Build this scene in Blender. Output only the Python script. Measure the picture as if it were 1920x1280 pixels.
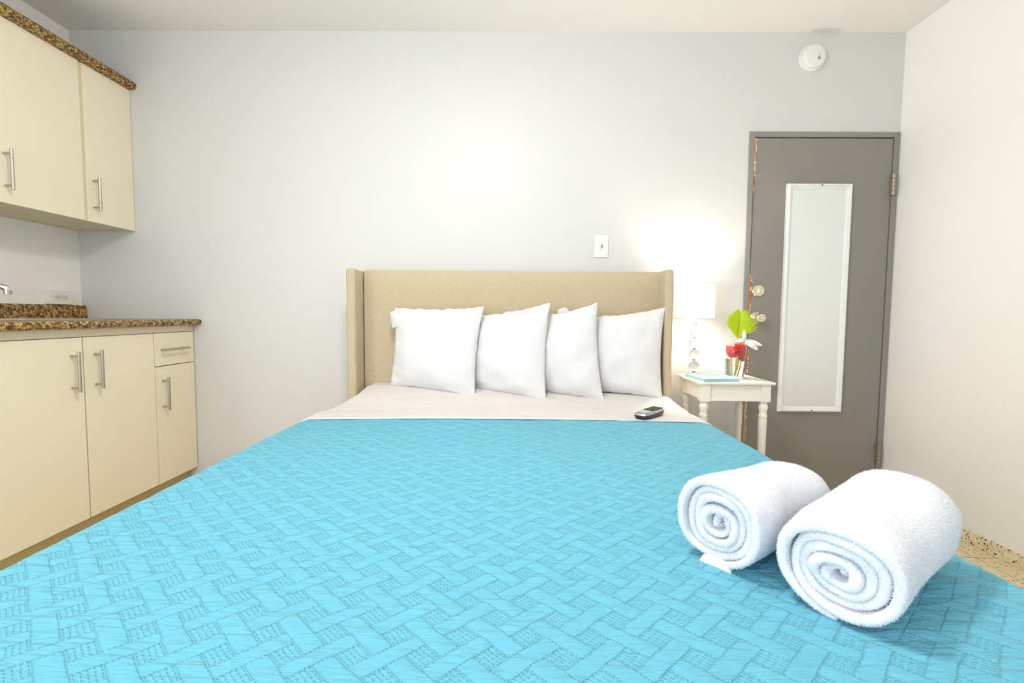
import bpy, math, random
import numpy as np
from mathutils import Vector, Matrix, noise

for o in list(bpy.data.objects): bpy.data.objects.remove(o, do_unlink=True)
S = bpy.context.scene
COL = S.collection
random.seed(7); rng = np.random.default_rng(7)
PI = math.pi

# ------------------------------------------------------------------ camera
RT = Vector((0.99993269, 0.00857104, 0.00781988))
UP = Vector((-0.00831715, 0.05960538, 0.99818737))
FW = Vector((-0.0080894, 0.99818522, -0.05967266))
cd = bpy.data.cameras.new('camera'); cam = bpy.data.objects.new('camera', cd); COL.objects.link(cam)
m = Matrix((RT, UP, -FW)).transposed().to_4x4(); m.translation = Vector((0, 0, 1.02)); cam.matrix_world = m
cd.sensor_width = 36; cd.lens = 855.86 / 1920 * 36; cd.clip_start = 0.02
S.camera = cam

# ------------------------------------------------------------------ view, world
S.view_settings.view_transform = 'Standard'; S.view_settings.look = 'None'
S.view_settings.gamma = 1; S.view_settings.use_curve_mapping = False
S.view_settings.exposure = 0.13
W = bpy.data.worlds.new('sky'); S.world = W; W.use_nodes = True
W.node_tree.nodes['Background'].inputs[0].default_value = (0.75, 0.87, 1, 1)
W.node_tree.nodes['Background'].inputs[1].default_value = 1.0

# ------------------------------------------------------------------ lights
def lamp(name, kind, loc, power, color, rot=(0, 0, 0), **k):
    d = bpy.data.lights.new(name, kind); d.energy = power; d.color = color
    for a, b in k.items(): setattr(d, a, b)
    o = bpy.data.objects.new(name, d); o.location = loc; o.rotation_euler = rot; COL.objects.link(o); return o
CEIL = lamp('ceiling_light_glow', 'AREA', (-0.26, 1.0, 2.425), 12.5, (1.0, 0.97, 0.93), shape='DISK', size=0.22)
CEIL_UP = lamp('ceiling_light_uplight', 'POINT', (-0.26, 1.0, 2.30), 16, (1.0, 0.97, 0.93), shadow_soft_size=0.12)
WIN = lamp('window_daylight', 'AREA', (-0.9, -1.56, 1.35), 24, (0.84, 0.915, 1.0), rot=(PI / 2, 0, 0), shape='RECTANGLE', size=2.6, size_y=1.9)
SIDE_FILL = lamp('side_fill_light', 'AREA', (-2.40, -0.85, 1.5), 37, (0.90, 0.94, 1.0), rot=(0, -PI / 2, 0), shape='RECTANGLE', size=1.5, size_y=1.1)  # added fill from an invented side window, brightens the right wall
BULB = lamp('table_lamp_bulb', 'POINT', (0.949, 2.40, 1.08), 12.5, (1.0, 0.90, 0.78), shadow_soft_size=0.03)

# ------------------------------------------------------------------ helpers
def s2l(c):
    return tuple(((v / 255) / 12.92 if v / 255 <= 0.04045 else ((v / 255 + 0.055) / 1.055) ** 2.4) for v in c) + (1,)

class NT:
    def __init__(s, name):
        s.m = bpy.data.materials.new(name); s.m.use_nodes = True; s.t = s.m.node_tree
        s.b = s.t.nodes['Principled BSDF']
    def n(s, kind, **k):
        n = s.t.nodes.new(kind)
        for a, b in k.items(): setattr(n, a, b)
        return n
    def put(s, v, inp):
        if hasattr(v, 'is_output') or isinstance(v, bpy.types.NodeSocket): s.t.links.new(v, inp)
        else: inp.default_value = v
    def M(s, op, a, b=None, c=None, clamp=False):
        n = s.n('ShaderNodeMath', operation=op); n.use_clamp = clamp
        s.put(a, n.inputs[0])
        if b is not None: s.put(b, n.inputs[1])
        if c is not None: s.put(c, n.inputs[2])
        return n.outputs[0]
    def set(s, name, v): s.put(v, s.b.inputs[name])
    def obj(s): return s.n('ShaderNodeTexCoord').outputs['Object']
    def noise(s, vec, scale, detail=3, rough=0.5, out=0):
        n = s.n('ShaderNodeTexNoise'); n.inputs['Scale'].default_value = scale
        n.inputs['Detail'].default_value = detail; n.inputs['Roughness'].default_value = rough
        s.put(vec, n.inputs['Vector']); return n.outputs[out]
    def vor(s, vec, scale, feature='F1', out='Distance', rnd=1):
        n = s.n('ShaderNodeTexVoronoi', feature=feature); n.inputs['Scale'].default_value = scale
        n.inputs['Randomness'].default_value = rnd; s.put(vec, n.inputs['Vector']); return n.outputs[out]
    def ramp(s, f, stops, interp='LINEAR'):
        n = s.n('ShaderNodeValToRGB'); n.color_ramp.interpolation = interp
        e = n.color_ramp.elements
        while len(e) < len(stops): e.new(0.5)
        for i, (p, c) in enumerate(stops): e[i].position = p; e[i].color = c
        s.put(f, n.inputs[0]); return n.outputs[0]
    def mix(s, f, a, b):
        n = s.n('ShaderNodeMix', data_type='RGBA'); s.put(f, n.inputs[0]); s.put(a, n.inputs[6]); s.put(b, n.inputs[7]); return n.outputs[2]
    def bump(s, h, strength=0.5, dist=0.01, normal=None):
        n = s.n('ShaderNodeBump'); n.inputs['Strength'].default_value = strength; n.inputs['Distance'].default_value = dist
        s.put(h, n.inputs['Height'])
        if normal is not None: s.put(normal, n.inputs['Normal'])
        s.set('Normal', n.outputs[0]); return n.outputs[0]
    def mapv(s, vec, scale):
        n = s.n('ShaderNodeMapping'); n.inputs['Scale'].default_value = scale; s.put(vec, n.inputs[0]); return n.outputs[0]

def simple(name, rgb, rough=0.5, metal=0.0, bump=None, spec=0.5, vary=0.0, **k):
    t = NT(name); c = s2l(rgb)
    if vary:
        f = t.noise(t.obj(), 6, 3)
        d = tuple(x * (1 - vary) for x in c[:3]) + (1,)
        t.set('Base Color', t.mix(f, c, d))
    else: t.set('Base Color', c)
    t.set('Roughness', rough); t.set('Metallic', metal); t.set('Specular IOR Level', spec)
    if bump: t.bump(t.noise(t.obj(), bump[0], 4), bump[1], bump[2])
    for a, b in k.items(): t.set(a, b)
    return t.m

MAT = {}
def wallmat(name, rgb, rough=0.5):
    t = NT(name); t.set('Base Color', s2l(rgb)); t.set('Roughness', rough); t.set('Specular IOR Level', 0.35)
    o = t.obj()
    h = t.M('ADD', t.M('MULTIPLY', t.noise(o, 3.5, 2), 1.0), t.M('MULTIPLY', t.noise(o, 38, 3), 0.13))
    v = t.vor(o, 9.0); pim = t.M('MULTIPLY', t.M('LESS_THAN', v, 0.055), 0.10)
    t.bump(t.M('ADD', h, pim), 0.5, 0.012); return t.m
MAT['wall'] = wallmat('white_wall_paint', (221, 220, 218), 0.42)  # darker copy of the wall paint, offsets the strong light on the back wall
MAT['wall_brightened'] = wallmat('brightened_wall_paint', (253, 250, 244), 0.5)  # same paint lightened so the side walls look better lit
MAT['ceiling'] = wallmat('white_ceiling_paint', (246, 243, 238), 0.7)

def terrazzo(name, base, dark_amt, tile):
    t = NT(name); o = t.obj()
    c = t.ramp(t.noise(o, 60, 3), [(0.3, s2l((230, 210, 168))), (0.7, s2l(base))])
    cellc = t.vor(o, 95, out='Color'); sep = t.n('ShaderNodeSeparateColor'); t.put(cellc, sep.inputs[0])
    d = t.vor(o, 95)
    chip = t.M('MULTIPLY', t.M('LESS_THAN', d, 0.33), t.M('GREATER_THAN', sep.outputs[0], 1 - dark_amt))
    chip2 = t.M('MULTIPLY', t.M('LESS_THAN', d, 0.5), t.M('LESS_THAN', sep.outputs[0], 0.30))
    c = t.mix(chip2, c, s2l((240, 226, 190))); c = t.mix(chip, c, s2l((62, 48, 36)))
    if tile:
        sx = t.n('ShaderNodeSeparateXYZ'); t.put(o, sx.inputs[0])
        gx = t.M('FRACT', t.M('DIVIDE', t.M('ADD', sx.outputs[0], 10.035), 0.3)); gy = t.M('FRACT', t.M('DIVIDE', t.M('ADD', sx.outputs[1], 10.1), 0.3))
        g = t.M('MAXIMUM', t.M('LESS_THAN', gx, 0.009), t.M('LESS_THAN', gy, 0.009))
        c = t.mix(g, c, s2l((120, 96, 66)))
    t.set('Base Color', c); t.set('Roughness', 0.28); return t.m
MAT['terrazzo'] = terrazzo('terrazzo_tile', (240, 220, 176), 0.30, True)
MAT['skirt'] = terrazzo('terrazzo_skirting', (250, 238, 206), 0.32, False)

def granite():
    t = NT('brown_granite_laminate'); o = t.obj()
    c = t.ramp(t.noise(o, 70, 6, 0.75), [(0.36, s2l((44, 30, 18))), (0.46, s2l((104, 72, 34))), (0.53, s2l((176, 136, 66))), (0.61, s2l((222, 190, 118))), (0.70, s2l((120, 86, 42)))])
    f = t.ramp(t.noise(o, 120, 3, 0.6), [(0.56, (0, 0, 0, 1)), (0.62, (1, 1, 1, 1))])
    c = t.mix(f, c, s2l((44, 30, 20)))
    g = t.ramp(t.noise(o, 26, 2), [(0.55, (0, 0, 0, 1)), (0.75, (0.35, 0.35, 0.35, 1))])
    c = t.mix(g, c, s2l((170, 104, 44)))
    t.set('Base Color', c); t.set('Roughness', 0.25); return t.m
MAT['granite'] = granite()
MAT['cream'] = simple('cream_laminate', (252, 240, 212), 0.38, vary=0.03)
MAT['cream_edge'] = simple('cream_cabinet_body', (226, 217, 180), 0.5)
MAT['kick'] = simple('beige_kick_board', (205, 186, 138), 0.5)
MAT['steel'] = simple('brushed_steel', (190, 182, 170), 0.3, 1.0)
MAT['chrome'] = simple('chrome', (225, 228, 232), 0.08, 1.0)
MAT['nickel'] = simple('satin_nickel', (222, 210, 190), 0.22, 1.0, bump=(60, 0.3, 0.002))
MAT['hinge'] = simple('grey_painted_hinge', (160, 152, 140), 0.4, 0.6)
MAT['plastic'] = simple('white_plastic', (240, 240, 238), 0.35)
MAT['ivory'] = simple('ivory_plastic', (238, 230, 205), 0.4)
MAT['dark'] = simple('dark_slot', (30, 28, 26), 0.6)
MAT['toggle'] = simple('grey_toggle', (186, 178, 164), 0.5)
def doorpaint():
    t = NT('grey_door_paint'); o = t.obj()
    t.set('Base Color', t.mix(t.noise(o, 5, 4), s2l((146, 142, 135)), s2l((137, 133, 126)))); t.set('Roughness', 0.36)
    t.bump(t.M('ADD', t.noise(t.mapv(o, (60, 60, 3)), 1.0, 3), t.M('MULTIPLY', t.noise(o, 7, 2), 2.0)), 0.35, 0.003); return t.m
MAT['door'] = doorpaint()
MAT['doorframe'] = simple('grey_frame_paint', (146, 142, 136), 0.4, bump=(25, 0.4, 0.003))
def wood():
    t = NT('bare_orange_wood'); o = t.obj()
    t.set('Base Color', t.ramp(t.noise(t.mapv(o, (60, 60, 9)), 1.0, 4), [(0.35, s2l((150, 88, 44))), (0.5, s2l((228, 156, 88))), (0.7, s2l((244, 204, 150)))])); t.set('Roughness', 0.7); return t.m
MAT['wood'] = wood()
MAT['flake'] = simple('cream_paint_flake', (240, 228, 206), 0.6)
MAT['mirror'] = simple('mirror_glass', (236, 240, 242), 0.02, 1.0)
MAT['white_gloss'] = simple('white_gloss_paint', (240, 240, 240), 0.3)
MAT['table'] = simple('antique_white_paint', (244, 241, 230), 0.35, bump=(30, 0.15, 0.002))
def weave(name, a, b):
    t = NT(name); o = t.obj()
    n1 = t.noise(t.mapv(o, (1, 1, 0.35)), 760, 2, 0.6); n2 = t.noise(t.mapv(o, (0.35, 1, 1)), 760, 2, 0.6)
    f = t.M('MULTIPLY', t.M('ADD', n1, n2), 0.5)
    t.set('Base Color', t.ramp(f, [(0.38, s2l(a)), (0.6, s2l(b))])); t.set('Roughness', 0.9); t.set('Specular IOR Level', 0.15)
    t.set('Sheen Weight', 0.15)
    t.bump(f, 0.6, 0.002); return t.m
MAT['linen'] = weave('beige_linen_upholstery', (182, 162, 130), (216, 201, 170))
def sheetmat():
    t = NT('white_cotton'); t.set('Base Color', s2l((221, 216, 212))); t.set('Roughness', 0.8); t.set('Specular IOR Level', 0.2)
    o = t.obj(); w = t.noise(t.mapv(o, (2.5, 7, 5)), 2.2, 4, 0.55)
    t.bump(w, 0.35, 0.02); return t.m
MAT['sheet'] = sheetmat()
def pillowmat():
    t = NT('white_pillow_cotton'); t.set('Base Color', s2l((228, 226, 225))); t.set('Roughness', 0.8); t.set('Specular IOR Level', 0.2)
    o = t.obj()
    n = t.n('ShaderNodeTexNoise'); n.inputs['Scale'].default_value = 3.2; n.inputs['Detail'].default_value = 3; n.inputs['Distortion'].default_value = 0.25
    t.put(t.mapv(o, (1.6, 1.0, 2.6)), n.inputs['Vector'])
    t.bump(n.outputs[0], 0.40, 0.014); return t.m
MAT['pillow'] = pillowmat()
MAT['terry'] = simple('white_terry_cotton', (236, 238, 243), 0.95, spec=0.1)
MAT['mattress'] = simple('white_mattress_ticking', (225, 222, 216), 0.8)

A_ = 0.45
def quiltmat():
    t = NT('turquoise_quilted_cotton')
    uv = t.n('ShaderNodeUVMap'); uv.uv_map = 'cloth'
    sx = t.n('ShaderNodeSeparateXYZ'); t.put(uv.outputs[0], sx.inputs[0]); x, y = sx.outputs[0], sx.outputs[1]
    M = t.M
    # a little waviness in the stitching
    wob = t.noise(uv.outputs[0], 7, 2); wob = M('MULTIPLY', M('SUBTRACT', wob, 0.5), 0.02)
    x = M('ADD', x, wob)
    xs = M('DIVIDE', x, 0.086); ys = M('DIVIDE', y, 0.076)
    s = M('ADD', M('ADD', xs, ys), 100 - 0.15); q = M('ADD', M('SUBTRACT', xs, ys), 100 + 0.18)
    fs, ft = M('FRACT', s), M('FRACT', q)
    par = M('MODULO', M('ADD', M('FLOOR', M('ADD', s, .06)), M('FLOOR', M('ADD', q, .06))), 2.0)
    uov = M('GREATER_THAN', par, 0.5)
    inS, inT = M('LESS_THAN', fs, A_), M('LESS_THAN', ft, A_)
    nU = M('SUBTRACT', 1.0, M('MULTIPLY', inT, M('SUBTRACT', 1.0, uov)))   # 0 where the other strip lies over
    nV = M('SUBTRACT', 1.0, M('MULTIPLY', inS, uov))
    def prof(f):
        g = M('DIVIDE', f, A_); return M('POWER', M('MAXIMUM', M('MULTIPLY', M('MULTIPLY', g, 4.0), M('SUBTRACT', 1.0, g)), 0.0), 0.5)
    plain = M('ADD', M('MULTIPLY', M('MULTIPLY', prof(fs), inS), nU), M('MULTIPLY', M('MULTIPLY', prof(ft), inT), nV))
    def line(f):
        d = M('MINIMUM', M('MINIMUM', f, M('SUBTRACT', 1.0, f)), M('ABSOLUTE', M('SUBTRACT', f, A_)))
        return M('SUBTRACT', 1.0, M('DIVIDE', d, 0.034), clamp=True)
    def dash(v, n, duty):
        return M('LESS_THAN', M('FRACT', M('MULTIPLY', v, n)), duty)
    lu = M('MULTIPLY', M('MULTIPLY', line(fs), nU), M('ADD', 0.12, M('MULTIPLY', dash(q, 11, 0.58), 1.0)))
    lv = M('MULTIPLY', M('MULTIPLY', line(ft), nV), M('ADD', 0.12, M('MULTIPLY', dash(s, 11, 0.58), 1.0)))
    hole = M('MULTIPLY', M('SUBTRACT', 1.0, inS), M('SUBTRACT', 1.0, inT))
    hs = M('DIVIDE', M('SUBTRACT', fs, A_), 1 - A_); ht = M('DIVIDE', M('SUBTRACT', ft, A_), 1 - A_)
    row = M('SUBTRACT', 1.0, M('DIVIDE', M('ABSOLUTE', M('SUBTRACT', M('FRACT', M('MULTIPLY', hs, 5.0)), 0.5)), 0.24), clamp=True)
    hst = M('MULTIPLY', M('MULTIPLY', M('MULTIPLY', row, hole), dash(ht, 4.0, 0.66)), 0.95)
    wr = t.noise(t.mapv(uv.outputs[0], (0.7, 3.2, 1.0)), 20, 3, 0.5)
    h = M('SUBTRACT', M('MULTIPLY', plain, 0.26), M('MULTIPLY', M('ADD', M('MAXIMUM', lu, lv), hst), 0.62))
    h = M('ADD', h, M('ADD', M('MULTIPLY', wr, 4.4), M('MULTIPLY', t.noise(uv.outputs[0], 16, 2), 1.6)))
    t.set('Base Color', s2l((106, 184, 207)))
    t.set('Roughness', 0.72); t.set('Specular IOR Level', 0.2); t.set('Sheen Weight', 0.10); t.set('Sheen Roughness', 0.4)
    t.bump(h, 1.0, 0.0025); return t.m
MAT['quilt'] = quiltmat()
MAT['fold_shadow'] = simple('painted_fold_shadow', (20, 112, 150), 0.8)  # paints the shadow where the sheet folds over the quilt
def glass(name, rgb=(255, 255, 255), ior=1.45, rough=0.0):
    t = NT(name); t.set('Base Color', s2l(rgb)); t.set('Roughness', rough); t.set('Transmission Weight', 1.0); t.set('IOR', ior); return t.m
MAT['glass'] = glass('clear_glass'); MAT['crystal'] = glass('clear_crystal', (196, 196, 202), 1.62); MAT['water'] = glass('water', (250, 252, 255), 1.33)
def shade():
    t = NT('white_lamp_shade'); n = t.n
    d = n('ShaderNodeBsdfDiffuse'); d.inputs[0].default_value = (0.85, 0.84, 0.8, 1)
    r = n('ShaderNodeBsdfTranslucent'); r.inputs[0].default_value = (0.95, 0.92, 0.86, 1)
    mx = n('ShaderNodeMixShader'); mx.inputs[0].default_value = 0.22
    t.t.links.new(d.outputs[0], mx.inputs[1]); t.t.links.new(r.outputs[0], mx.inputs[2])
    t.t.links.new(mx.outputs[0], t.t.nodes['Material Output'].inputs[0]); t.t.nodes.remove(t.b); return t.m
MAT['shade'] = shade()
MAT['trimtape'] = simple('grey_beige_shade_tape', (196, 190, 178), 0.7)
MAT['bulb'] = simple('lit_bulb', (255, 240, 220), 0.5, **{'Emission Color': (1, 0.9, 0.75, 1), 'Emission Strength': 6.0})
MAT['diffuser'] = simple('lit_diffuser', (255, 250, 240), 0.5, **{'Emission Color': (1, 0.97, 0.92, 1), 'Emission Strength': 3.0})
MAT['aqua'] = simple('pale_aqua_paint', (150, 204, 208), 0.4)
MAT['paper'] = simple('white_card', (244, 246, 246), 0.3)
def petal(name, rgb, tr=0.3):
    t = NT(name); t.set('Base Color', s2l(rgb)); t.set('Roughness', 0.5); t.set('Subsurface Weight', tr); t.set('Subsurface Radius', (0.01, 0.01, 0.01)); return t.m
MAT['red'] = petal('red_petal', (246, 62, 62)); MAT['pink'] = petal('pink_petal', (246, 128, 140)); MAT['whitepetal'] = petal('white_petal', (250, 250, 246))
MAT['leaf'] = simple('lime_palm_leaf', (196, 224, 20), 0.4, vary=0.2); MAT['stem'] = simple('yellow_green_stem', (200, 196, 30), 0.5)
MAT['rem_silver'] = simple('silver_remote_body', (178, 182, 186), 0.3, 0.5); MAT['rem_black'] = simple('black_remote_shell', (36, 42, 48), 0.4)
MAT['rem_screen'] = simple('grey_remote_display', (196, 192, 192), 0.15); MAT['rem_key'] = simple('dark_rubber_key', (74, 62, 48), 0.5)
MAT['grey_panel'] = simple('grey_remote_face', (132, 134, 138), 0.35, 0.3)

# ------------------------------------------------------------------ mesh builder
class MB:
    def __init__(s): s.v = []; s.f = []
    def add(s, v, f):
        n = len(s.v); s.v += [tuple(p) for p in v]; s.f += [tuple(i + n for i in q) for q in f]; return s
    def box(s, x0, x1, y0, y1, z0, z1, M=None):
        v = [Vector((x, y, z)) for z in (z0, z1) for y in (y0, y1) for x in (x0, x1)]
        if M is not None: v = [M @ p for p in v]
        return s.add(v, [(0, 2, 3, 1), (4, 5, 7, 6), (0, 1, 5, 4), (2, 6, 7, 3), (0, 4, 6, 2), (1, 3, 7, 5)])
    def cyl(s, a, b, r0, r1=None, n=24, cap=True):
        a, b = Vector(a), Vector(b); r1 = r0 if r1 is None else r1
        return s.tube([a, b], [r0, r1], n, cap)
    def tube(s, pts, rad, n=12, cap=True):
        pts = [Vector(p) for p in pts]; k = len(pts); v = []; f = []; ref = None
        for i, p in enumerate(pts):
            d = (pts[min(i + 1, k - 1)] - pts[max(i - 1, 0)]).normalized()
            if ref is None: ref = Vector((0, 0, 1)) if abs(d.z) < 0.9 else Vector((1, 0, 0))
            x = ref.cross(d).normalized(); y = d.cross(x); ref = y if abs(d.dot(y)) < 0.9 else ref
            r = rad[i] if isinstance(rad, (list, tuple)) else rad
            v += [p + x * r * math.cos(2 * PI * j / n) + y * r * math.sin(2 * PI * j / n) for j in range(n)]
        for i in range(k - 1):
            for j in range(n): f.append((i * n + j, i * n + (j + 1) % n, (i + 1) * n + (j + 1) % n, (i + 1) * n + j))
        if cap: f.append(tuple(range(n - 1, -1, -1))); f.append(tuple((k - 1) * n + j for j in range(n)))
        return s.add(v, f)
    def lathe(s, prof, c=(0, 0, 0), n=32, axis='Z', cap=True):
        c = Vector(c); v = []; f = []
        for (r, h) in prof:
            for j in range(n):
                a = 2 * PI * j / n; p = (r * math.cos(a), r * math.sin(a), h)
                if axis == 'Y': p = (p[0], h, p[1])
                if axis == 'X': p = (h, p[0], p[1])
                v.append(c + Vector(p))
        k = len(prof)
        for i in range(k - 1):
            for j in range(n): f.append((i * n + j, i * n + (j + 1) % n, (i + 1) * n + (j + 1) % n, (i + 1) * n + j))
        if cap: f.append(tuple(range(n - 1, -1, -1))); f.append(tuple((k - 1) * n + j for j in range(n)))
        return s.add(v, f)
    def prism(s, poly, fn0, fn1):
        n = len(poly); v = [fn0(p) for p in poly] + [fn1(p) for p in poly]
        f = [tuple(range(n - 1, -1, -1)), tuple(range(n, 2 * n))] + [(j, (j + 1) % n, n + (j + 1) % n, n + j) for j in range(n)]
        return s.add(v, f)
    def grid(s, P, wrap=False):
        P = np.asarray(P); a, b = P.shape[:2]; n = len(s.v)
        s.v += [tuple(map(float, p)) for p in P.reshape(-1, 3)]
        for i in range(a - 1):
            for j in range(b if wrap else b - 1):
                s.f.append((n + i * b + j, n + i * b + (j + 1) % b, n + (i + 1) * b + (j + 1) % b, n + (i + 1) * b + j))
        return s

ORG = {}
def obj(name, mb, mat, parent=None, origin=None, bevel=0, seg=2, sharp=35, fixn=True, kind=None, label=None):
    org = ORG[parent.name] if parent is not None else (Vector(origin) if origin is not None else Vector((0, 0, 0)))
    me = bpy.data.meshes.new(name)
    me.from_pydata([tuple(Vector(p) - org) for p in mb.v], [], mb.f); me.update()
    if fixn:
        import bmesh
        b = bmesh.new(); b.from_mesh(me); bmesh.ops.recalc_face_normals(b, faces=b.faces); b.to_mesh(me); b.free()
    me.polygons.foreach_set('use_smooth', [True] * len(me.polygons))
    me.set_sharp_from_angle(angle=math.radians(sharp))
    me.materials.append(MAT[mat] if isinstance(mat, str) else mat)
    o = bpy.data.objects.new(name, me); COL.objects.link(o)
    if parent is not None: o.parent = parent
    else: o.location = org
    ORG[o.name] = org
    if bevel:
        md = o.modifiers.new('bevel', 'BEVEL'); md.width = bevel; md.segments = seg; md.limit_method = 'ANGLE'; md.angle_limit = math.radians(40)
        md.harden_normals = True
    if kind: o['kind'] = kind
    if label: o['label'] = label
    return o
def tag(o, label, cat, group=None):
    o['label'] = label; o['category'] = cat
    if group: o['group'] = group
    return o
def thing(name, loc, label=None, cat=None, group=None, kind=None):
    o = bpy.data.objects.new(name, None); o.location = loc; o.empty_display_size = 0.1; COL.objects.link(o)
    ORG[o.name] = Vector(loc)
    if label: o['label'] = label
    if cat: o['category'] = cat
    if group: o['group'] = group
    if kind: o['kind'] = kind
    return o
def B(*a): return MB().box(*a)

# ------------------------------------------------------------------ room shell
XL, XR, YB, YF, ZC = -2.438, 2.072, 2.55, -1.6, 2.537
obj('floor', B(XL - .1, XR + .1, YF - .1, YB + .1, -.1, 0), 'terrazzo', kind='structure')
obj('ceiling', B(XL - .1, XR + .1, YF - .1, YB + .1, ZC, ZC + .1), 'ceiling', kind='structure')
w = MB().box(XL - .1, XL, YF - .1, -1.45, 0, ZC).box(XL - .1, XL, -.25, YB + .1, 0, ZC).box(XL - .1, XL, -1.45, -.25, 0, .70).box(XL - .1, XL, -1.45, -.25, 2.30, ZC)  # wall with an opening for the added fill window
obj('wall_left', w, 'wall_brightened', kind='structure')
obj('wall_right', B(XR, XR + .1, YF - .1, YB + .1, 0, ZC), 'wall_brightened', kind='structure')
DX0, DX1, DZ = 1.258, 2.066, 2.017            # outer faces of the door frame
w = MB().box(XL, DX0, YB, YB + .1, 0, ZC).box(DX0, DX1, YB, YB + .1, DZ, ZC).box(DX1, XR, YB, YB + .1, 0, ZC)
obj('wall_back', w, 'wall', kind='structure')
WX0, WX1, WZ0, WZ1 = -2.25, .45, .36, 2.34
w = MB().box(XL, WX0, YF - .1, YF, 0, ZC).box(WX1, XR, YF - .1, YF, 0, ZC).box(WX0, WX1, YF - .1, YF, 0, WZ0).box(WX0, WX1, YF - .1, YF, WZ1, ZC)
obj('wall_front', w, 'wall', kind='structure')
wn = thing('window_1', (-.9, YF - .05, WZ0), kind='structure')
fr = MB()
for a in (WX0, -.93, WX1 - .06): fr.box(a, a + .06, YF - .08, YF - .03, WZ0, WZ1)
for a in (WZ0, WZ1 - .06): fr.box(WX0, WX1, YF - .08, YF - .03, a, a + .06)
obj('window_frame', fr, 'white_gloss', wn)
obj('pane', B(WX0 + .03, WX1 - .03, YF - .06, YF - .055, WZ0 + .03, WZ1 - .03), 'glass', wn)
wn = thing('added_fill_window', (XL - .05, -.85, .70), kind='structure')  # unseen window made up to house the side fill light
fr = MB()
for a in (-1.45, -.88, -.31): fr.box(XL - .08, XL - .03, a, a + .06, .70, 2.30)
for a in (.70, 2.24): fr.box(XL - .08, XL - .03, -1.45, -.25, a, a + .06)
obj('window_frame', fr, 'white_gloss', wn)
obj('pane', B(XL - .06, XL - .055, -1.42, -.28, .73, 2.27), 'glass', wn)
obj('baseboard_right', B(XR - .012, XR, YF, YB, 0, .058), 'skirt', kind='structure', bevel=.002)
obj('baseboard_back', B(-1.86, DX0, YB - .012, YB, 0, .058), 'skirt', kind='structure', bevel=.002)
obj('baseboard_left', B(XL, XL + .012, YF, 0.2, 0, .058), 'skirt', kind='structure', bevel=.002)

# ------------------------------------------------------------------ door
FW_ = .028
d1 = thing('door_1', ((DX0 + DX1) / 2, YB + .02, 0), kind='structure')
f = MB().box(DX0, DX0 + FW_, YB - .008, YB + .09, 0, DZ).box(DX1 - FW_, DX1, YB - .008, YB + .09, 0, DZ).box(DX0 + FW_, DX1 - FW_, YB - .008, YB + .09, DZ - FW_, DZ)
obj('door_frame', f, 'doorframe', d1, bevel=.002)
SX0, SX1, SZ1 = DX0 + FW_ + .005, DX1 - FW_ - .003, DZ - FW_ - .005
obj('door_panel', B(SX0, SX1, YB - .002, YB + .038, .008, SZ1), 'door', d1, bevel=.002)
def hinge(z):
    h = MB()
    for i in range(5): h.cyl((2.040, YB - .014, z + i * .0226 + .0006), (2.040, YB - .014, z + (i + 1) * .0226 - .0008), .0125, n=20)
    h.box(2.040, 2.052, YB - .013, YB - .006, z, z + .113)
    h.box(2.026, 2.040, YB - .012, YB, z + .002, z + .111)
    return obj('hinge', h, 'hinge', d1)
hinge(1.679); hinge(.198)
db = MB().lathe([(.0, 0), (.034, 0), (.0345, -.006), (.030, -.012), (.012, -.014), (.0, -.014)], (1.337, YB - .002, 1.160), 40, 'Y', cap=False)
dbo = obj('deadbolt', db, 'nickel', d1)
obj('thumb_turn', B(1.331, 1.343, YB - .026, YB - .015, 1.146, 1.174), 'nickel', dbo, bevel=.002)
kb = MB().lathe([(.0, 0), (.031, 0), (.032, -.004), (.024, -.010), (.012, -.014), (.011, -.030), (.018, -.036), (.0265, -.048), (.027, -.058), (.022, -.066), (.011, -.067), (.011, -.062), (.0, -.062)], (1.330, YB - .002, 1.010), 40, 'Y', cap=False)
ko = obj('door_knob', kb, 'nickel', d1)
obj('lock_button', MB().lathe([(.0, -.060), (.008, -.060), (.008, -.072), (.0, -.073)], (1.330, YB - .002, 1.010), 20, 'Y', cap=False), 'ivory', ko)
def chips(z0, z1, wmax, seed, both=True):
    """bare wood showing along the jagged unpainted edge of the slab, with cream paint flakes"""
    r = random.Random(seed); n = int((z1 - z0) / .012) + 2; L = []; R_ = []
    for i in range(n):
        z = z0 + (z1 - z0) * i / (n - 1); e = math.sin(PI * min(1, max(0, (i + .3) / n))) ** .4
        L.append((SX0 - .004 - r.uniform(0, .003) * e, z)); R_.append((SX0 + .001 + wmax * e * r.uniform(.45, 1), z))
    mb = MB().prism(L + R_[::-1], lambda p: (p[0], YB - .0032, p[1]), lambda p: (p[0], YB - .001, p[1]))
    o = obj('bare_wood_edge', mb, 'wood', d1, label='orange bare wood where the paint is gone')
    fl = MB()
    for i in range(1, n - 1, 1):
        if r.random() < .5:
            for (qx, qz) in ((R_[i][0], R_[i][1]),) + (((L[i][0] - .002, L[i][1]),) if both and r.random() < .4 else ()):
                k = r.uniform(.0012, .0032); h = r.uniform(.003, .012)
                poly = [(qx - k, qz - h * .4), (qx + k * .2, qz - h), (qx + k, qz - h * .2), (qx + k * .6, qz + h * .7), (qx - k * .6, qz + h)]
                fl.prism(poly, lambda p: (p[0], YB - .0055, p[1]), lambda p: (p[0], YB - .003, p[1]))
    obj('paint_flakes', fl, 'flake', o, kind='stuff')
chips(1.90, 1.985, .008, 1); chips(1.70, 1.90, .004, 2); chips(1.03, 1.25, .011, 3, False); chips(.30, .56, .009, 4); chips(.70, .9, .005, 5)

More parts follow.
